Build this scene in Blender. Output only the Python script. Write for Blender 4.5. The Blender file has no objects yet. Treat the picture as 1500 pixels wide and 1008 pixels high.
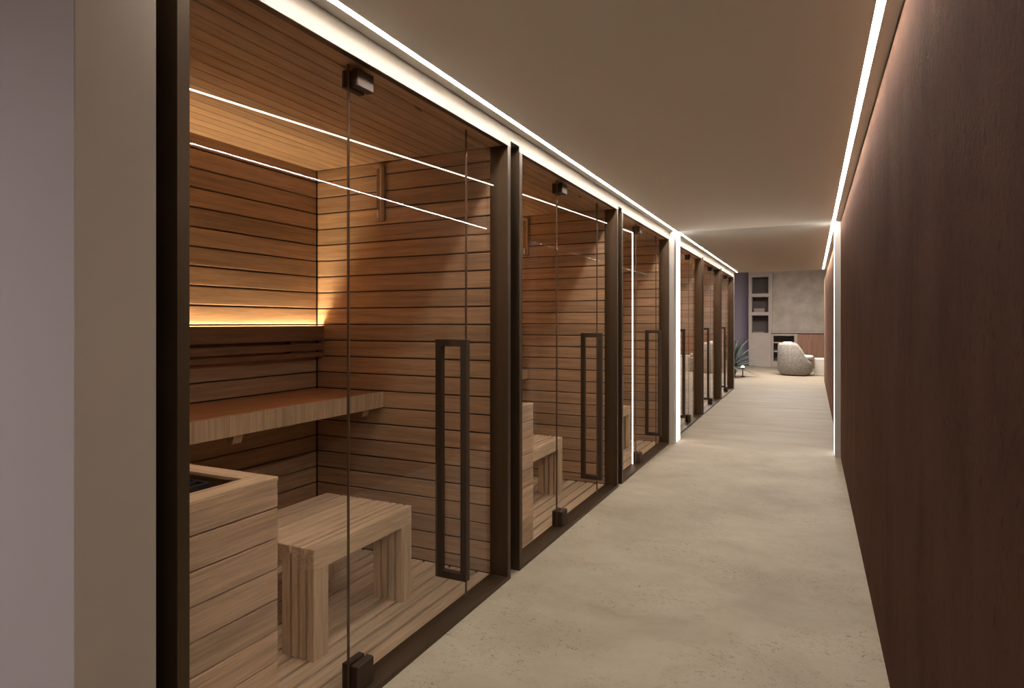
import bpy, bmesh, math, random
from mathutils import Vector, Matrix
random.seed(7)
COL = bpy.context.scene.collection
R = math.radians

# ------------------------------------------------------------------ materials
def new_mat(name):
    m = bpy.data.materials.new(name); m.use_nodes = True
    nt = m.node_tree
    return m, nt, nt.nodes['Principled BSDF']

def mapping(nt, scale, rot=(0, 0, 0)):
    tc = nt.nodes.new('ShaderNodeTexCoord'); mp = nt.nodes.new('ShaderNodeMapping')
    nt.links.new(tc.outputs['Object'], mp.inputs['Vector'])
    mp.inputs['Scale'].default_value = scale; mp.inputs['Rotation'].default_value = rot
    return mp.outputs['Vector'], tc.outputs['Object']

def noise(nt, vec, scale, detail=4, rough=.6, dist=0.0):
    n = nt.nodes.new('ShaderNodeTexNoise'); n.inputs['Scale'].default_value = scale
    n.inputs['Detail'].default_value = detail; n.inputs['Roughness'].default_value = rough
    n.inputs['Distortion'].default_value = dist
    nt.links.new(vec, n.inputs['Vector']); return n.outputs['Fac']

def ramp(nt, fac, stops):
    r = nt.nodes.new('ShaderNodeValToRGB'); e = r.color_ramp.elements
    e[0].position, e[0].color = stops[0][0], (*stops[0][1], 1)
    e[1].position, e[1].color = stops[-1][0], (*stops[-1][1], 1)
    for p, c in stops[1:-1]:
        k = e.new(p); k.color = (*c, 1)
    nt.links.new(fac, r.inputs['Fac']); return r.outputs['Color']

def mix(nt, a, b, fac, mode='MIX'):
    n = nt.nodes.new('ShaderNodeMix'); n.data_type = 'RGBA'; n.blend_type = mode
    for s, v in ((n.inputs[6], a), (n.inputs[7], b), (n.inputs[0], fac)):
        if isinstance(v, bpy.types.NodeSocket): nt.links.new(v, s)
        elif isinstance(v, tuple): s.default_value = (*v, 1)
        else: s.default_value = v
    return n.outputs[2]

def math_node(nt, op, a, b=None):
    n = nt.nodes.new('ShaderNodeMath'); n.operation = op
    for i, v in enumerate((a, b)):
        if v is None: continue
        if isinstance(v, bpy.types.NodeSocket): nt.links.new(v, n.inputs[i])
        else: n.inputs[i].default_value = v
    return n.outputs[0]

def bump(nt, bsdf, h, strength, dist=.005):
    b = nt.nodes.new('ShaderNodeBump'); b.inputs['Strength'].default_value = strength
    b.inputs['Distance'].default_value = dist
    nt.links.new(h, b.inputs['Height']); nt.links.new(b.outputs['Normal'], bsdf.inputs['Normal'])

def wood(name, along, base=(.36, .215, .118), pitch=None, axis='Z', off=0.0, rough=.55, var=.16):
    """grain runs along the given axis ('x','y','z','xy'); pitch = board width for tone shifts"""
    m, nt, p = new_mat(name)
    s = [26, 26, 26]
    for a in along: s['xyz'.index(a)] = 1.1
    v, obj = mapping(nt, tuple(s))
    vec = v
    if pitch:
        sep = nt.nodes.new('ShaderNodeSeparateXYZ'); nt.links.new(obj, sep.inputs[0])
        k = math_node(nt, 'FLOOR', math_node(nt, 'DIVIDE', math_node(nt, 'SUBTRACT', sep.outputs[axis], off), pitch))
        wn = nt.nodes.new('ShaderNodeTexWhiteNoise'); wn.noise_dimensions = '1D'
        nt.links.new(k, wn.inputs['W'])
        add = nt.nodes.new('ShaderNodeVectorMath'); add.operation = 'MULTIPLY_ADD'
        nt.links.new(wn.outputs['Color'], add.inputs[0]); add.inputs[1].default_value = (9, 9, 9)
        nt.links.new(v, add.inputs[2]); vec = add.outputs[0]
    f1 = noise(nt, vec, 1.6, 6, .62, .35)
    f2 = noise(nt, vec, 7.0, 3, .6, .1)
    d = tuple(c * .74 for c in base); l = tuple(min(1, c * 1.24) for c in base)
    c1 = ramp(nt, f1, [(.30, d), (.5, base), (.72, l)])
    c2 = ramp(nt, f2, [(.36, (.80, .78, .75)), (.62, (1.05, 1.05, 1.05))])
    col = mix(nt, c1, c2, .75, 'MULTIPLY')
    if pitch:
        t = ramp(nt, wn.outputs['Value'], [(0, (1 - var,) * 3), (1, (1 + var * .6,) * 3)])
        col = mix(nt, col, t, 1.0, 'MULTIPLY')
    nt.links.new(col, p.inputs['Base Color'])
    p.inputs['Roughness'].default_value = rough
    p.inputs['Specular IOR Level'].default_value = .35
    bump(nt, p, f2, .12, .002)
    return m

def plain(name, col, rough=.8, metal=0.0, bs=0.0, bscale=60, spec=.4, mott=0.0):
    m, nt, p = new_mat(name)
    p.inputs['Roughness'].default_value = rough; p.inputs['Metallic'].default_value = metal
    p.inputs['Specular IOR Level'].default_value = spec
    v, _ = mapping(nt, (1, 1, 1))
    f = noise(nt, v, 3.0, 5, .6)
    a = tuple(c * (1 - mott) for c in col); b = tuple(min(1, c * (1 + mott)) for c in col)
    nt.links.new(ramp(nt, f, [(.35, a), (.65, b)]), p.inputs['Base Color'])
    if bs: bump(nt, p, noise(nt, v, bscale, 4, .6), bs, .004)
    return m

def emit(name, col, strength):
    m, nt, p = new_mat(name)
    p.inputs['Base Color'].default_value = (.8, .8, .8, 1)
    p.inputs['Emission Color'].default_value = (*col, 1)
    p.inputs['Emission Strength'].default_value = strength
    return m

def glass(name, tint, ior=1.45):
    m = bpy.data.materials.new(name); m.use_nodes = True; nt = m.node_tree
    nt.nodes.remove(nt.nodes['Principled BSDF']); out = nt.nodes['Material Output']
    tr = nt.nodes.new('ShaderNodeBsdfTransparent'); tr.inputs[0].default_value = (*tint, 1)
    gl = nt.nodes.new('ShaderNodeBsdfGlossy'); gl.inputs['Roughness'].default_value = 0.0
    gl.inputs[0].default_value = (1, 1, 1, 1)
    fr = nt.nodes.new('ShaderNodeFresnel'); fr.inputs['IOR'].default_value = ior
    geo = nt.nodes.new('ShaderNodeNewGeometry')
    inv = math_node(nt, 'SUBTRACT', 1.0, geo.outputs['Backfacing'])
    fac = math_node(nt, 'MULTIPLY', fr.outputs[0], inv)
    mx = nt.nodes.new('ShaderNodeMixShader')
    nt.links.new(fac, mx.inputs[0]); nt.links.new(tr.outputs[0], mx.inputs[1]); nt.links.new(gl.outputs[0], mx.inputs[2])
    nt.links.new(mx.outputs[0], out.inputs['Surface'])
    return m

WB = (.50, .33, .205)
M = {}
M['wall_wood'] = wood('thermo wood wall boards', 'xy', WB, .093, 'Z', .078)
M['ceil_wood'] = wood('thermo wood ceiling boards', 'y', WB, .0685, 'X', -.0295, var=.12)
M['deck_wood'] = wood('pale deck boards', 'y', (.74, .56, .39), .081, 'X', -.101)
M['box_wood'] = wood('heater surround boards', 'xy', (.66, .47, .325), .0945, 'Z', .826 - .0945 * 9)
M['rim_wood'] = wood('heater surround rim', 'y', (.80, .60, .40))
M['rim_wood_x'] = wood('heater surround rim cross grain', 'x', (.80, .60, .40))
M['stool_wood'] = wood('stool slats', 'y', (.74, .56, .39))
M['stool_end'] = wood('stool legs', 'z', (.68, .51, .35))
M['bench_wood'] = wood('bench top', 'y', (.45, .24, .125))
M['bench_front'] = wood('bench front', 'z', (.54, .39, .255))
M['back_wood'] = wood('backrest slats', 'y', (.26, .15, .085))
M['veneer'] = wood('lounge veneer', 'z', (.25, .13, .08))
M['shell'] = plain('dark cabin lining', (.05, .03, .018), .9)
M['bronze'] = plain('brushed bronze', (.10, .064, .036), .46, .65, mott=.06)
M['bronze_dark'] = plain('dark bronze', (.06, .037, .022), .6, .3, mott=.05)
M['white_wall'] = plain('cream plaster', (.325, .288, .25), .8, bs=.02)
M['pillar'] = plain('greige plaster', (.40, .33, .27), .8, bs=.02)
M['grey_wall'] = plain('pilaster plaster', (.46, .42, .37), .75, bs=.02)
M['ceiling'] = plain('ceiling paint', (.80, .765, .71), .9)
M['ceiling_shaded'] = plain('shaded ceiling paint', (.50, .475, .43), .9)  # ceiling paint darkened, so shade beyond the portal sits in the colour
M['lilac'] = plain('lilac grey paint', (.50, .45, .46), .85)
M['purple'] = plain('muted purple paint', (.20, .17, .20), .85)
M['black_gap'] = plain('shadow gap profile', (.015, .010, .008), .8)
M['led'] = emit('white led diffuser', (1, .94, .87), 78)
M['led_right'] = emit('white led diffuser right', (1, .94, .87), 68)
M['portal_led'] = emit('portal led diffuser', (1, .94, .85), 2.2)
M['warm_led'] = emit('warm led diffuser', (1, .77, .46), 90)
M['warm_led_far'] = emit('warm led diffuser bright', (1, .80, .42), 480)
M['line_glow'] = emit('reflection line glow', (1, .88, .74), 2.2)  # glow standing in for bright reflections on the cabin glass
M['glass'] = glass('bronze tinted glass', (.98, .968, .95))
M['glass_soft'] = glass('low reflection bronze glass', (.98, .968, .95), 1.03)
M['clear_glass'] = glass('clear tube glass', (.95, .95, .93))
M['seal'] = plain('glass seal', (.13, .075, .045), .5)
M['mark'] = plain('etched mark', (.10, .055, .03), .6)
M['heater'] = plain('heater steel', (.035, .035, .038), .45, .3)
M['sand'] = plain('timer sand', (.8, .6, .5), .8)
M['black'] = plain('black void', (.01, .01, .01), .9)

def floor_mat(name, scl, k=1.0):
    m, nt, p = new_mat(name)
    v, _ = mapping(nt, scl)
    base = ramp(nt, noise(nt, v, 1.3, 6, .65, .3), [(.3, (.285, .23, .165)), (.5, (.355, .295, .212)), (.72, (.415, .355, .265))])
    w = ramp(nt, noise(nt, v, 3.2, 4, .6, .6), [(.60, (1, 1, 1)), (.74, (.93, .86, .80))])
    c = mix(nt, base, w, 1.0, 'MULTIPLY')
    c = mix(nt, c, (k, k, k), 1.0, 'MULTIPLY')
    patch = ramp(nt, noise(nt, v, 2.1, 3, .5), [(.40, (0, 0, 0)), (.58, (1, 1, 1))])
    sp = ramp(nt, noise(nt, v, 42, 5, .72, 1.5), [(.56, (0, 0, 0)), (.66, (1, 1, 1))])
    f = mix(nt, (0, 0, 0), sp, patch)
    c = mix(nt, c, (.14, .10, .07), math_node(nt, 'MULTIPLY', f, .95))
    nt.links.new(c, p.inputs['Base Color'])
    p.inputs['Roughness'].default_value = .62; p.inputs['Specular IOR Level'].default_value = .35
    bump(nt, p, noise(nt, v, 25, 6, .7), .08, .003)
    return m
M['floor'] = floor_mat('beige trowelled floor', (1.0, 1.3, 1))
M['floor_far_shaded'] = floor_mat('shaded beige streaked floor', (.7, 3.2, 1), .76)  # own streaks, plus a darker tone that paints in shade past the portal

def brown_plaster(k=(1, 1, 1), name='brown clay plaster'):
    m, nt, p = new_mat(name)
    v, _ = mapping(nt, (1, 1, .45))
    v2, _ = mapping(nt, (1, 1, 1))
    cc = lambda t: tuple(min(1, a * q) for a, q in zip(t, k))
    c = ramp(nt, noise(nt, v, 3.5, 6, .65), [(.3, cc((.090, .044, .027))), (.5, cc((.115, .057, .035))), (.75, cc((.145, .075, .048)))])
    v3, _ = mapping(nt, (1, 1, .6))
    pit = noise(nt, v3, 48, 6, .78, .8)
    c = mix(nt, c, (.075, .038, .025), ramp(nt, pit, [(.56, (0, 0, 0)), (.66, (1, 1, 1))]))
    nt.links.new(c, p.inputs['Base Color'])
    p.inputs['Roughness'].default_value = 1; p.inputs['Specular IOR Level'].default_value = .05
    bump(nt, p, pit, .9, .012)
    return m
M['brown'] = brown_plaster()
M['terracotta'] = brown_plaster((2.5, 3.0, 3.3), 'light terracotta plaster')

def boucle():
    m, nt, p = new_mat('grey boucle')
    v, _ = mapping(nt, (1, 1, 1))
    f = noise(nt, v, 55, 3, .6)
    nt.links.new(ramp(nt, f, [(.35, (.13, .11, .095)), (.65, (.38, .34, .30))]), p.inputs['Base Color'])
    p.inputs['Roughness'].default_value = .95; bump(nt, p, f, .5, .01)
    return m
M['boucle'] = boucle()
M['boucle_light'] = plain('pale cushion fabric', (.55, .50, .45), .95, bs=.2, mott=.12)
M['stone'] = plain('textured stone plaster', (.33, .28, .235), .9, bs=.25, bscale=25, mott=.16)
M['cab'] = plain('taupe cabinet', (.33, .28, .24), .8, mott=.05)
M['cab_dark'] = plain('dark niche lining', (.10, .08, .068), .8)
M['block'] = plain('pale stone table', (.50, .45, .39), .7, mott=.06)
M['leaf'] = plain('blue green agave leaf', (.06, .10, .085), .5, mott=.35)
M['paper'] = plain('taupe box', (.24, .20, .17), .8)
M['pot'] = plain('dark planter', (.10, .09, .085), .7)

# ------------------------------------------------------------------ mesh helpers
def bx(bm, lo, hi):
    lo, hi = [min(a, b) for a, b in zip(lo, hi)], [max(a, b) for a, b in zip(lo, hi)]
    vs = [bm.verts.new((x, y, z)) for x in (lo[0], hi[0]) for y in (lo[1], hi[1]) for z in (lo[2], hi[2])]
    for f in ((0, 1, 3, 2), (4, 6, 7, 5), (0, 4, 5, 1), (2, 3, 7, 6), (0, 2, 6, 4), (1, 5, 7, 3)):
        bm.faces.new([vs[i] for i in f])

def bev(bm, w, seg=1):
    bmesh.ops.bevel(bm, geom=list(bm.edges), offset=w, segments=seg, affect='EDGES', profile=.5)

def tube(bm, pts, r, n=8):
    pts = [Vector(p) for p in pts]; rings = []
    for i, p in enumerate(pts):
        d = (pts[min(i + 1, len(pts) - 1)] - pts[max(i - 1, 0)]).normalized()
        up = Vector((0, 0, 1)) if abs(d.z) < .9 else Vector((1, 0, 0))
        a = d.cross(up).normalized(); b = d.cross(a)
        rr = r[i] if isinstance(r, (list, tuple)) else r
        rings.append([bm.verts.new(p + a * rr * math.cos(2 * math.pi * k / n) + b * rr * math.sin(2 * math.pi * k / n)) for k in range(n)])
    for i in range(len(rings) - 1):
        for k in range(n):
            bm.faces.new([rings[i][k], rings[i][(k + 1) % n], rings[i + 1][(k + 1) % n], rings[i + 1][k]])
    bm.faces.new(rings[0][::-1]); bm.faces.new(rings[-1])

def prism(bm, poly, axis, a, b):
    """poly in the two other axes, extruded along axis"""
    def P(u, v, w):
        return {'y': (u, w, v), 'x': (w, u, v), 'z': (u, v, w)}[axis]
    lo = [bm.verts.new(P(u, v, a)) for u, v in poly]; hi = [bm.verts.new(P(u, v, b)) for u, v in poly]
    n = len(poly)
    for i in range(n): bm.faces.new([lo[i], lo[(i + 1) % n], hi[(i + 1) % n], hi[i]])
    bm.faces.new(lo[::-1]); bm.faces.new(hi)

def obj(name, bm, mat, parent=None, smooth=False, bevel=0.0, seg=1):
    if bevel: bev(bm, bevel, seg)
    bmesh.ops.recalc_face_normals(bm, faces=list(bm.faces))
    me = bpy.data.meshes.new(name); bm.to_mesh(me); bm.free()
    me.materials.append(mat)
    if smooth:
        for p in me.polygons: p.use_smooth = True
    o = bpy.data.objects.new(name, me); COL.objects.link(o)
    if parent: o.parent = parent
    return o

def boxes(name, lst, mat, parent=None, bevel=0.0):
    bm = bmesh.new()
    for lo, hi in lst: bx(bm, lo, hi)
    return obj(name, bm, mat, parent, bevel=bevel)

def thing(name, label, cat, loc=(0, 0, 0), group=None):
    o = bpy.data.objects.new(name, None); COL.objects.link(o); o.location = loc
    o.empty_display_size = .1
    o['label'] = label; o['category'] = cat
    if group: o['group'] = group
    return o

def tag(o, label, cat, group=None):
    o['label'] = label; o['category'] = cat
    if group: o['group'] = group
    return o

def struct(o):
    o['kind'] = 'structure'; return o

def dup(o, parent=None):
    c = o.copy(); COL.objects.link(c)
    if parent: c.parent = parent
    for ch in [k for k in o.children]: dup(ch, c)
    return c

# ------------------------------------------------------------------ dimensions
XF, XW = -1.38, .2515           # facade plane, right wall plane
ZC = 2.285                      # ceiling
YP0, YSEAM, YP1 = 6.790, 6.915, 7.130
YEND = 13.04
W = 1.852; PITCH = 1.960
C_NEAR = [1.0114, 2.9719, 4.931]
C_FAR = [7.178, 9.138, 11.098]

# ------------------------------------------------------------------ setting
struct(boxes('floor', [((-4.4, -2.6, -.06), (XW + .1, YSEAM, 0))], M['floor']))
struct(boxes('floor', [((-4.4, YSEAM, -.06), (XW + .1, 21.0, -.003)), ((XW + .1, 13.0, -.06), (4.2, 21.0, -.003))], M['floor_far_shaded']))

def ceiling(y0, y1, z, mat='ceiling'):
    return boxes('ceiling', [((-4.4, y0, z + .022), (XW + .1, y1, z + .08)),
                             ((-1.380 if y0 > .7 else -4.4, y0, z), (-1.332, y1, z + .022)),
                             ((-1.308, y0, z), (.180, y1, z + .022)),
                             ((.205, y0, z), (.2509, y1, z + .022))], M[mat])
struct(ceiling(-2.6, .779, ZC)); struct(ceiling(.779, YSEAM, ZC)); struct(ceiling(YSEAM + .001, YEND, ZC + .008, 'ceiling_shaded'))
# lounge ceiling, higher
struct(boxes('ceiling', [((-4.4, YEND, 2.95), (4.2, 21.0, 3.0))], M['ceiling']))
struct(boxes('wall_lintel', [((-4.4, YEND, ZC + .008), (XW + .1, YEND + .06, 2.95)), ((XW + .1, YEND, 0), (4.2, YEND + .06, 2.95))], M['grey_wall']))

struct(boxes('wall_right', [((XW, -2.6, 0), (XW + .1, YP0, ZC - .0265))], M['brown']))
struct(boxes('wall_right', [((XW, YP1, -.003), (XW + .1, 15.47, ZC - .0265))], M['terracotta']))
struct(boxes('trim_1', [((XW + .012, -2.6, ZC - .0265), (XW + .1, YEND, ZC + .022))], M['black_gap']))
struct(boxes('trim_2', [((XW - .004, 15.47, 0), (XW + .1, 15.50, ZC - .0265))], M['white_wall']))

# white fascia over the cabins with notches at the joints between them
def fascia(y0, y1, cabins):
    l = [((XF, y0, 2.2235), (XF - .1, y1, ZC + (.008 if y0 > 7 else 0)))]
    for c in cabins: l.append(((XF, c, 2.194), (XF - .004, c + W, 2.2235)))
    return boxes('wall_fascia', l, M['white_wall'])
struct(fascia(.779, YP0, C_NEAR)); struct(fascia(YP1, YEND, C_FAR))
struct(boxes('wall_pillar', [((XF, .779, 0), (XF - .1, .957, 2.2235))], M['pillar']))
struct(boxes('wall_left', [((-4.4, .777, 0), (XF - .0005, .86, ZC)), ], M['lilac']))
struct(boxes('wall_end_pillar', [((XF, C_FAR[-1] + W + .001, -.003), (XF - .12, YEND, 2.2235))], M['white_wall']))
struct(boxes('wall_end_return', [((XF - .12, C_FAR[-1] + W + .03, -.003), (-4.3, YEND, ZC))], M['lilac']))
# portal between the two halves
struct(boxes('pilaster_left', [((XF - .1, YP0, 0), (-1.33, YSEAM, ZC)), ((XF - .1, YSEAM, 0), (-1.338, YP1, ZC + .008))], M['grey_wall']))
struct(boxes('pilaster_right', [((XW + .1, YP0, 0), (.2034, YSEAM, ZC)), ((XW + .1, YSEAM, 0), (.2114, YP1, ZC + .008))], M['grey_wall']))
tag(boxes('light_strip', [((-1.338, YSEAM + .003, 0), (-1.330, YP1, ZC))], M['portal_led']),
    'upright white light panel on the inner side of the left pilaster', 'light', 'upright portal lights')
tag(boxes('light_strip', [((.2034, YSEAM + .003, 0), (.2114, YP1, ZC))], M['portal_led']),
    'upright white light panel on the inner side of the right pilaster', 'light', 'upright portal lights')
# joint liners
gl = [((XF - .1, .958, 0), (XF - .11, C_NEAR[0], 2.2235))]
for c in C_NEAR[:2]: gl.append(((XF - .1, c + W, 0), (XF - .11, c + PITCH, 2.2235)))
for c in C_FAR[:2]: gl.append(((XF - .1, c + W, 0), (XF - .11, c + PITCH, 2.2235)))
gl.append(((XF - .1, YP1, 0), (XF - .11, C_FAR[0], 2.2235)))
struct(boxes('trim_3', gl, M['bronze_dark']))
# rooms behind the camera and the lounge
struct(boxes('wall_back', [((-4.4, -2.7, 0), (XW + .1, -2.6, ZC))], M['white_wall']))
struct(boxes('wall_west', [((-4.5, -2.7, 0), (-4.4, 21.0, 2.95))], M['lilac']))
struct(boxes('wall_far', [((-4.4, 20.45, 0), (-1.69, 20.55, 2.95)), ((-1.69, 20.5, 0), (4.2, 20.6, 2.95))], M['purple']))
struct(boxes('wall_east', [((4.2, YEND, 0), (4.3, 21.0, 2.95))], M['cab']))

# ceiling led strips (set 15 mm up in their slots)
def led(x0, x1, y0, y1, z, label):
    lf = x0 < -1
    tag(boxes('led_strip', [((x0, y0, z + (.0165 if lf else .003)), (x1, y1, z + .0215))], M['led' if lf else 'led_right']), label, 'light', 'ceiling light lines')
led(-1.332, -1.308, .98, YSEAM, ZC, 'long white light line in the ceiling above the three nearer sauna cabins')
led(-1.332, -1.308, YSEAM + .002, YEND - .02, ZC + .008, 'white light line in the ceiling above the three farther sauna cabins')
led(.180, .205, -2.5, YSEAM, ZC, 'long white light line in the ceiling beside the near brown wall')
led(.180, .205, YSEAM + .002, YEND - .1, ZC + .008, 'white light line in the ceiling beside the far brown wall')

# ------------------------------------------------------------------ sauna cabin
def planks_z(bm, lo, hi, face_axis, face, inner, z0=.082, pitch=.093, gap=.006):
    """horizontal boards; face_axis 'x' or 'y' with board front at face, back at inner; lo/hi the run"""
    z = z0 - pitch
    while z < 2.198:
        a, b = max(z + gap / 2, .02), min(z + pitch - gap / 2, 2.197)
        if b - a > .012:
            if face_axis == 'x': bx(bm, (inner, lo, a), (face, hi, b))
            else: bx(bm, (lo, inner, a), (hi, face, b))
        z += pitch

def make_cabin(mir):
    Y = (lambda y: W - y) if mir else (lambda y: y)
    t = thing('sauna_cabin', 'sauna cabin', 'sauna')
    D = -1.255
    # frame: jambs, sill, head
    boxes('frame', [((0, 0, 0), (-.10, .033, 2.194)), ((0, W - .033, 0), (-.10, W, 2.194)),
                    ((0, .033, 0), (-.10, W - .033, .02)), ((-.0045, .0, 2.194), (-.029, W, 2.2225)), ((-.029, 0, 2.194), (-.10, .033, 2.2225)), ((-.029, W - .033, 2.194), (-.10, W, 2.2225))], M['bronze'], t)
    # dark lining
    boxes('lining', [((-.101, .002, .001), (-1.285, .018, 2.2225)), ((-.101, W - .018, .001), (-1.285, W - .002, 2.2225)),
                     ((-1.272, .018, .001), (-1.285, W - .018, 2.2225)), ((-.030, .018, 2.2125), (-1.272, W - .018, 2.2225)), ((-.030, .034, 2.2105), (-1.26, W - .034, 2.2124)),
                     ((-.101, .018, .001), (-1.272, W - .018, .004))], M['shell'], t)
    bm = bmesh.new(); planks_z(bm, .034, W - .034, 'x', D, D - .016); obj('back_wall', bm, M['wall_wood'], t, bevel=.0035)
    for ya, yb in ((.034, .0185), (W - .034 + .006, W - .0185)):
        bm = bmesh.new(); planks_z(bm, -.101, D, 'y', ya, yb); obj('side_wall', bm, M['wall_wood'], t, bevel=.0035)
    bm = bmesh.new(); x = -.0295
    while x > D + .01:
        bx(bm, (x - .0018, .034, 2.196), (max(x - .0667, D), W - .034, 2.210)); x -= .0685
    obj('ceiling_panel', bm, M['ceil_wood'], t, bevel=.0015)
    bm = bmesh.new(); x = -.101
    while x > D + .01:
        bx(bm, (x - .001, .034, .005), (max(x - .069, D), W - .034, .02)); x -= .081
    obj('floor_deck', bm, M['deck_wood'], t, bevel=.002)
    # bench
    boxes('bench', [((-.792, .035, .832), (D, W - .035, .915))], M['bench_wood'], t, bevel=.003)
    boxes('bench_front', [((-.772, .035, .830), (-.791, W - .029, .917))], M['bench_front'], t, bevel=.002)
    for yy in (.86, 1.70):
        bm = bmesh.new(); y = Y(yy)
        prism(bm, [(-.80, .831), (-.86, .831), (-.835, .79), (-.815, .79)], 'y', y - .012, y + .035)
        obj('bench_bracket', bm, M['bench_front'], t)
    # backrest
    for za, zb in ((1.198, 1.282), (1.141, 1.181), (1.102, 1.130)):
        boxes('backrest_slat', [((-1.201, .035, za), (-1.219, W - .029, zb))], M['back_wood'], t, bevel=.002)
    for k in (.3, .93, 1.6): boxes('backrest_batten', [((-1.2195, Y(k) - .02, 1.10), (-1.2545, Y(k) + .02, 1.213))], M['back_wood'], t)
    boxes('light_channel', [((-1.2195, .036, 1.2135), (-1.2545, W - .030, 1.2255))], M['back_wood'], t)
    boxes('warm_light_strip', [((-1.232, .04, 1.226), (-1.2525, W - .036, 1.236))], M['warm_led_far' if mir else 'warm_led'], t)
    # glazing
    zt, zb, g = 2.1955, .021, (-.061, -.071)
    def pane(name, a, b, par=t):
        return boxes(name, [((g[0], Y(a) , zb), (g[1], Y(b), zt))], M['glass'], par)
    pane('fixed_pane', .034, .6935); pane('fixed_pane', 1.5135, W - .034)
    door = pane('glass_door', .6965, 1.5105)
    for k in (.695, 1.512):
        boxes('glass_seal', [((g[0] + .0005, Y(k) - .0009, zb), (g[1], Y(k) + .0009, zt))], M['seal'], t)
    for za, zz in ((2.118, 2.181), (.021, .112)):
        boxes('hinge', [((-.030, Y(.700), za), (-.0605, Y(.790), zz)), ((-.0715, Y(.700), za), (-.100, Y(.790), zz))], M['bronze_dark'], door, bevel=.003)
    # loop handle at right angles to the glass
    bm = bmesh.new(); xo, xi, z0, z1, w = .014, -.146, .161, 1.226, .031
    a, b = Y(1.374), Y(1.406)
    bx(bm, (xo, a, z0), (xo - w, b, z1)); bx(bm, (xi + w, a, z0), (xi, b, z1))
    bx(bm, (xo - w, a, z0), (xi + w, b, z0 + w)); bx(bm, (xo - w, a, z1 - w), (xi + w, b, z1))
    obj('handle', bm, M['bronze_dark'], door, bevel=.0015)
    # small etched squiggle near the top of the door
    bm = bmesh.new(); pts = []
    for i in range(15):
        s = i / 14; pts.append((-.0602, Y(1.09 + .045 * s), 2.170 + .006 * math.sin(s * 19) - .002 * s))
    tube(bm, pts, .0012, 5); obj('etched_mark', bm, M['mark'], door)
    return t

GC = 'row of glazed sauna cabins'
near = make_cabin(False); near.location = (XF, C_NEAR[0], 0)
LAB = ['nearest sauna cabin, its big glass front at the left edge of the corridor',
       'second sauna cabin from the front, between the nearest cabin and the narrow third one',
       'third sauna cabin, just in front of the pale left pilaster',
       'fourth sauna cabin, first one behind the pale left pilaster',
       'fifth sauna cabin, middle of the three beyond the pilaster',
       'sixth sauna cabin, the farthest, at the lounge end of the row']
cabs = [near]
for c in C_NEAR[1:]:
    d = dup(near); d.location = (XF, c, 0); cabs.append(d)
def soften(o):
    for ch in o.children:
        if ch.name.startswith(('fixed_pane', 'glass_door')):
            ch.material_slots[0].link = 'OBJECT'; ch.material_slots[0].material = M['glass_soft']
for o in cabs[1:]: soften(o)
far = make_cabin(True); far.location = (XF, C_FAR[0], 0); cabs.append(far)
for c in C_FAR[1:]:
    d = dup(far); d.location = (XF, c, 0); cabs.append(d)
for o, l in zip(cabs, LAB): o['label'] = l; o['group'] = GC

# ------------------------------------------------------------------ heater surround, heater, stool, sand timer (cabin local coordinates)
def make_surround(mir):
    Y = (lambda y: W - y) if mir else (lambda y: y)
    t = thing('heater_surround', '', 'heater guard')
    H, x0, x1, ye = .826, -.104, -.72, .4156
    n = 9; pz = .0945
    bm = bmesh.new()
    z = H
    for i in range(n):
        top, bot = H - i * pz - (0 if i == 0 else .0022), max(H - (i + 1) * pz + .0022, .0205)
        if i == 0: top = H - .012
        bx(bm, (x0, Y(.036), bot), (x0 - .022, Y(ye), top))
        bx(bm, (x0 - .0225, Y(ye - .022), bot), (x1, Y(ye), top))
    obj('board_panel', bm, M['box_wood'], t, bevel=.0018)
    boxes('rim', [((x0 + .001, Y(.036), H - .0115), (x0 - .077, Y(ye + .001), H))], M['rim_wood'], t, bevel=.0015)
    boxes('rim', [((x0 - .078, Y(ye - .067), H - .0115), (x1, Y(ye + .001), H))], M['rim_wood_x'], t, bevel=.0015)
    return t

def make_heater(mir):
    Y = (lambda y: W - y) if mir else (lambda y: y)
    t = thing('sauna_heater', '', 'heater')
    boxes('heater_body', [((-.305, Y(.05), .0205), (-.62, Y(.330), .775))], M['heater'], t, bevel=.006)
    bm = bmesh.new()
    bx(bm, (-.300, Y(.045), .776), (-.312, Y(.335), .806)); bx(bm, (-.613, Y(.045), .776), (-.625, Y(.335), .806))
    bx(bm, (-.312, Y(.045), .776), (-.613, Y(.057), .806)); bx(bm, (-.312, Y(.323), .776), (-.613, Y(.335), .806))
    for i in range(1, 8): bx(bm, (-.312 - i * .0376, Y(.057), .794), (-.312 - i * .0376 - .010, Y(.323), .806))
    for k in (.14, .23): bx(bm, (-.312, Y(k), .792), (-.613, Y(k + .012), .8065))
    obj('heater_grille', bm, M['heater'], t)
    return t

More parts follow.
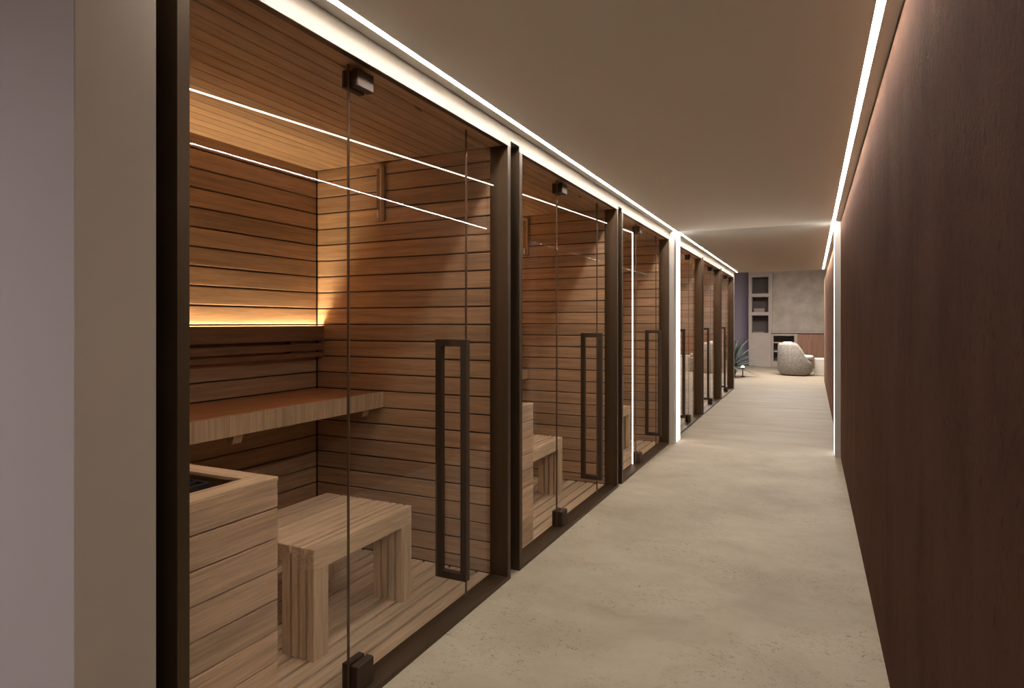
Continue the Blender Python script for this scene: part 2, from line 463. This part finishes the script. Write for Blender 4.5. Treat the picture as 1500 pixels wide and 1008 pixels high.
def make_stool(mir):
    Y = (lambda y: W - y) if mir else (lambda y: y)
    t = thing('sauna_stool', '', 'stool')
    ya, yb, H, z0 = .786, 1.4246, .445, .0205
    for xa, xb in ((-.308, -.341), (-.352, -.381), (-.392, -.420)):
        boxes('top_slat', [((xa, Y(ya), H - .083), (xb, Y(yb), H))], M['stool_wood'], t, bevel=.002)
        for k in (ya, yb - .080):
            boxes('leg', [((xa, Y(k), z0), (xb, Y(k + .080), H - .0835))], M['stool_end'], t, bevel=.002)
    x = -.431
    for i in range(4):
        boxes('top_slat', [((x, Y(ya), H - (.03 if i else .03)), (x - .089, Y(yb), H))], M['stool_wood'], t, bevel=.002)
        x -= .1005
    for k in (ya, yb - .080):
        boxes('leg', [((-.429, Y(k), z0), (-.470, Y(k + .080), H - .0305))], M['stool_end'], t, bevel=.002)
        boxes('leg', [((-.78, Y(k), z0), (-.823, Y(k + .080), H - .0305))], M['stool_end'], t, bevel=.002)
    boxes('cross_rail', [((-.4705, Y(k + .02), H - .075), (-.7795, Y(k + .06), H - .0305)) for k in (ya, yb - .08)], M['stool_wood'], t)
    return t

def make_timer(mir):
    Y = (lambda y: W - y) if mir else (lambda y: y)
    t = thing('sand_timer', '', 'sand timer')
    y1 = W - .0285 if not mir else W - .0285
    xc = -.785
    boxes('backboard', [((xc - .028, y1, 1.865), (xc + .028, y1 - .012, 2.175))], M['back_wood'], t, bevel=.003)
    boxes('side_rail', [((xc + .014, y1 - .012, 1.87), (xc + .026, y1 - .038, 2.17))], M['bench_front'], t, bevel=.002)
    boxes('end_cap', [((xc - .026, y1 - .012, 1.868), (xc + .013, y1 - .040, 1.880)), ((xc - .026, y1 - .012, 2.160), (xc + .013, y1 - .040, 2.172))], M['bench_front'], t)
    bm = bmesh.new()
    prof = [(1.881, .010), (1.93, .011), (1.99, .010), (2.012, .005), (2.02, .0025), (2.028, .005), (2.05, .010), (2.11, .011), (2.159, .010)]
    tube(bm, [(xc - .006, y1 - .026, z) for z, r in prof], [r for z, r in prof], 10)
    g = obj('glass_tube', bm, M['clear_glass'], t, smooth=True)
    bm = bmesh.new(); tube(bm, [(xc - .006, y1 - .026, 1.883), (xc - .006, y1 - .026, 1.925)], .008, 10)
    obj('sand', bm, M['sand'], g)
    return t

NTH = ['the nearest sauna cabin', 'the second sauna cabin', 'the third sauna cabin, before the pale pilaster',
       'the fourth sauna cabin, just past the pilaster', 'the fifth sauna cabin', 'the farthest sauna cabin']
KN = [('heater_surround', make_surround, 'pale wooden board surround around the heater in ', 'wooden heater surrounds'),
      ('sauna_heater', make_heater, 'dark steel slotted heater inside the wooden surround of ', 'dark sauna heaters'),
      ('sauna_stool', make_stool, 'low slatted wooden stool on the deck of ', 'slatted stools'),
      ('sand_timer', make_timer, 'upright wooden sand timer high on the side wall of ', 'wall sand timers')]
for nm, fn, lab, grp in KN:
    protos = {}
    for i, c in enumerate(C_NEAR + C_FAR):
        mir = i > 2
        if nm == 'sauna_heater' and i != 0: continue
        if nm == 'sand_timer' and i > 1: continue
        if mir not in protos: protos[mir] = o = fn(mir)
        else: o = dup(protos[mir])
        o.location = (XF, c, 0); o['label'] = lab + NTH[i]
        if nm != 'sauna_heater': o['group'] = grp

# glowing tubes added behind the glass of the nearer cabins in place of reflections
def reflection_line(p0, p1, label, extra=None, r=.0025):
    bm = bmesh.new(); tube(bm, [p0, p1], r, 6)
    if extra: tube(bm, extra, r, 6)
    tag(obj('reflection_line', bm, M['line_glow']), label, 'light', 'glowing stand-ins for reflections behind the glass')
reflection_line((-1.462, 1.047, 1.906), (-1.462, 2.829, 2.0), 'thin glowing line standing in for a reflection rising across the glass of the nearest sauna cabin')
reflection_line((-1.462, 3.008, 2.013), (-1.462, 4.787, 2.088), 'thin glowing line standing in for a reflection across the top of the second sauna cabin glass')
reflection_line((-1.462, 4.967, 2.095), (-1.462, 5.575, 2.116), 'glowing line standing in for a reflection, turning down to the floor in the third sauna cabin',
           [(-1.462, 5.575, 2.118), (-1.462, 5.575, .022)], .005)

# ------------------------------------------------------------------ lounge
YB = 19.9
cab = thing('shelf_tower', 'tall taupe tower with three square open niches at the lounge end wall', 'shelving', (-1.70, YB, 0))
w_, d_ = .62, .48
zs = [(1.0, 1.52), (1.62, 2.07), (2.17, 2.66)]
nx0, nx1 = .09, .55
bm = bmesh.new()
bx(bm, (0, 0, 0), (nx0, d_, 2.9)); bx(bm, (nx1, 0, 0), (w_, d_, 2.9))
for a, b in ((0, 1.0), (1.52, 1.62), (2.07, 2.17), (2.66, 2.9)): bx(bm, (nx0, 0, a), (nx1, d_, b))
obj('tower_body', bm, M['cab'], cab)
boxes('niche_back', [((nx0, d_ - .02, 1.0), (nx1, d_ - .001, 2.66))], M['cab_dark'], cab)
tag(boxes('storage_box', [((-1.70 + .14, YB + .1, 1.6205), (-1.70 + .44, YB + .36, 1.73))], M['paper'], bevel=.006),
    'low taupe box lying in the middle niche of the shelf tower', 'box')
bm = bmesh.new(); bx(bm, (-1.70 + .12, YB + .08, 1.0005), (-1.70 + .44, YB + .34, 1.032))
tag(obj('tray', bm, M['paper'], bevel=.004), 'flat taupe tray lying in the lowest niche of the shelf tower', 'tray')

wp = thing('wall_panelling', 'textured stone panelling with a sill ledge on the lounge end wall', 'panelling', (-1.079, YB, 0))
boxes('stone_panel', [((0, .06, 1.06), (3.2, .5, 2.9))], M['stone'], wp)
boxes('ledge', [((0, 0, 1.0), (3.2, .45, 1.055))], M['cab'], wp, bevel=.004)
boxes('upright', [((0.0, -.02, 1.056), (.035, .06, 2.9))], M['white_wall'], wp)
sb = thing('open_cabinet', 'dark open cabinet with shelves below the ledge behind the armchair', 'cabinet', (-1.079, YB + .05, 0))
boxes('cabinet_frame', [((.002, 0, 0), (.06, .4, .995)), ((.62, 0, 0), (.70, .4, .995)), ((.06, 0, .92), (.62, .4, .995)), ((.06, 0, 0), (.62, .4, .16))], M['cab'], sb)
boxes('cabinet_back', [((.06, .36, .16), (.62, .395, .92))], M['cab_dark'], sb)
boxes('shelf', [((.061, .03, .70), (.619, .355, .73))], M['cab'], sb)
boxes('shelf', [((.061, .03, .44), (.619, .355, .47))], M['cab'], sb)
tag(boxes('veneer_panel', [((-1.079 + .701, YB + .06, 0), (2.1, YB + .4, .995))], M['veneer']),
    'reddish brown vertical grain wood panel below the ledge, right of the open cabinet', 'panel')

# armchair
ac = thing('armchair', 'rounded grey bouclé tub armchair turned away, in the lounge at the corridor end', 'armchair', (-.375, 17.1, -.003))
bm = bmesh.new(); N = 56; rings = []
for i in range(N):
    th = 2 * math.pi * i / N
    ang = abs(((th - math.pi) + math.pi) % (2 * math.pi) - math.pi)     # 0 at the back (-x)
    s = min(max((ang - R(88)) / R(60), 0), 1); s = s * s * (3 - 2 * s)
    H = .80 - .40 * s
    prof = [(.27, .0), (.335, .03), (.385, .10), (.405, .22), (.405, max(.30, H * .55)), (.395, H - .06), (.375, H - .012), (.345, H), (.315, H - .012), (.295, H - .06), (.29, .34), (.0, .33)]
    rings.append([bm.verts.new((r * math.cos(th), r * math.sin(th), z)) for r, z in prof])
for i in range(N):
    a, b = rings[i], rings[(i + 1) % N]
    for k in range(len(a) - 1): bm.faces.new([a[k], b[k], b[k + 1], a[k + 1]])
bm.faces.new([r[0] for r in rings][::-1])
bmesh.ops.remove_doubles(bm, verts=list(bm.verts), dist=.0005)
obj('shell', bm, M['boucle'], ac, smooth=True)
def pad(bm, cx, cy, r, z0, z1, n=40, lo=0, hi=2 * math.pi):
    prof = [(0, z0), (r * .9, z0), (r * .98, z0 + .02), (r, (z0 + z1) / 2), (r * .97, z1 - .02), (r * .88, z1), (0, z1 + .01)]
    rg = [[bm.verts.new((cx + q * math.cos(2 * math.pi * i / n), cy + q * math.sin(2 * math.pi * i / n), z)) for q, z in prof] for i in range(n)]
    for i in range(n):
        a, b = rg[i], rg[(i + 1) % n]
        for k in range(len(prof) - 1): bm.faces.new([a[k], b[k], b[k + 1], a[k + 1]])
    bmesh.ops.remove_doubles(bm, verts=list(bm.verts), dist=.0005)
bm = bmesh.new(); pad(bm, .14, 0, .283, .405, .50); obj('seat_cushion', bm, M['boucle_light'], ac, smooth=True)
bm = bmesh.new(); NB = 18; rg = []
for i in range(NB + 1):
    th = math.pi - R(70) + R(140) * i / NB
    rg.append([bm.verts.new((q * math.cos(th), q * math.sin(th), z)) for q, z in ((.288, .50), (.288, .80), (.265, .825), (.225, .825), (.195, .79), (.18, .50))])
for i in range(NB):
    for k in range(6): bm.faces.new([rg[i][k], rg[i + 1][k], rg[i + 1][(k + 1) % 6], rg[i][(k + 1) % 6]])
bm.faces.new(rg[0]); bm.faces.new(rg[-1][::-1])
obj('back_cushion', bm, M['boucle_light'], ac, smooth=True)

tb = tag(boxes('side_table', [((.06, 17.15, -.002), (.80, 17.75, .41))], M['block'], bevel=.01),
         'pale stone block table beside the grey armchair', 'table')

# agave
ag = thing('agave_plant', 'spiky blue green agave plant peeking out past the last sauna cabin', 'plant', (-1.78, 16.0, -.003))
bm = bmesh.new()
for i in range(64):
    th = i * 2.39996 + random.uniform(-.2, .2); k = i / 63
    el = R(84 - 92 * k) + random.uniform(-.08, .08); L = random.uniform(.66, .90)
    w = random.uniform(.032, .045); p = Vector((0, 0, .24)); seg = 7; ring = []
    h = Vector((math.cos(th), math.sin(th), 0)); side = Vector((-math.sin(th), math.cos(th), 0))
    for s in range(seg + 1):
        f = s / seg; e = el - f * f * .55
        d = h * math.cos(e) + Vector((0, 0, math.sin(e))); n = d.cross(side)
        ww = w * (math.sin(math.pi * min(.15 + f * .55, 1)) if f < .5 else (1 - f) * 1.9) + .001
        if p.z < .012: p.z = .012
        ring.append([bm.verts.new(p + side * ww + n * -.006 * (1 - f)), bm.verts.new(p + n * .008 * (1 - f) + n * .001), bm.verts.new(p - side * ww + n * -.006 * (1 - f)), bm.verts.new(p - n * .012 * (1 - f) - n * .001)])
        p = p + d * L / seg
    for s in range(seg):
        for q in range(4): bm.faces.new([ring[s][q], ring[s][(q + 1) % 4], ring[s + 1][(q + 1) % 4], ring[s + 1][q]])
    bm.faces.new(ring[0]); bm.faces.new(ring[-1][::-1])
obj('foliage', bm, M['leaf'], ag, smooth=True)
bm = bmesh.new(); tube(bm, [(0, 0, 0), (0, 0, .12), (0, 0, .26)], [.10, .14, .13], 20); obj('planter', bm, M['pot'], ag)
sl = thing('glow_spot', 'small glowing white piece added as a bright spot beside the agave', 'light', (-1.50, 16.0, -.003))  # glowing piece added to give a bright white spot at the agave
bm = bmesh.new(); tube(bm, [(0, 0, 0), (0, 0, .02), (0, 0, .021), (0, 0, .19), (0, 0, .191), (0, 0, .23)], [.05, .05, .012, .012, .04, .04], 16); obj('glow_stem', bm, M['black_gap'], sl)
bm = bmesh.new(); tube(bm, [(0, 0, .23), (0, 0, .26), (0, 0, .275)], [.038, .034, .015], 16); obj('glow_tip', bm, emit('spot glow', (1, .97, .93), 14), sl)

# lounge ceiling lights (flat panels) and an unseen lobby light added for the left wall
def panel_light(x, y, z, sx, sy, power, col, label):
    t = thing('ceiling_light', label, 'light', (x, y, z))
    boxes('light_frame', [((-sx / 2 - .02, -sy / 2 - .02, -.012), (sx / 2 + .02, sy / 2 + .02, -.001))], M['white_wall'], t)
    boxes('diffuser', [((-sx / 2, -sy / 2, -.020), (sx / 2, sy / 2, -.0125))], emit('diffuser ' + str(power), col, power), t)
panel_light(-.5, 16.2, 2.949, 1.6, 1.6, 27, (1, .93, .87), 'square lounge ceiling light above the armchair')
panel_light(-3.0, 17.8, 2.949, .9, .9, 5, (.75, .72, 1), 'cool tinted ceiling light in the left of the lounge')
panel_light(-3.0, -.9, ZC, .7, .7, 18, (.99, .93, .95), 'unseen cool tinted ceiling light added to brighten the lobby wall left of the corridor')

# ------------------------------------------------------------------ world, camera, view
w = bpy.data.worlds.new('World'); bpy.context.scene.world = w; w.use_nodes = True
w.node_tree.nodes['Background'].inputs[0].default_value = (.02, .02, .022, 1)
w.node_tree.nodes['Background'].inputs[1].default_value = .5
cd = bpy.data.cameras.new('Camera'); cam = bpy.data.objects.new('Camera', cd); COL.objects.link(cam)
cd.sensor_width = 36; cd.lens = 916 / 1500 * 36; cd.shift_y = -31 / 1500; cd.clip_start = .05
cam.location = (0, 0, 1.3); cam.rotation_euler = (R(90), 0, math.atan(439 / 916))
sc = bpy.context.scene; sc.camera = cam
sc.view_settings.view_transform = 'Standard'; sc.view_settings.look = 'None'
sc.view_settings.gamma = 1; sc.view_settings.use_curve_mapping = False
sc.view_settings.exposure = 0.33
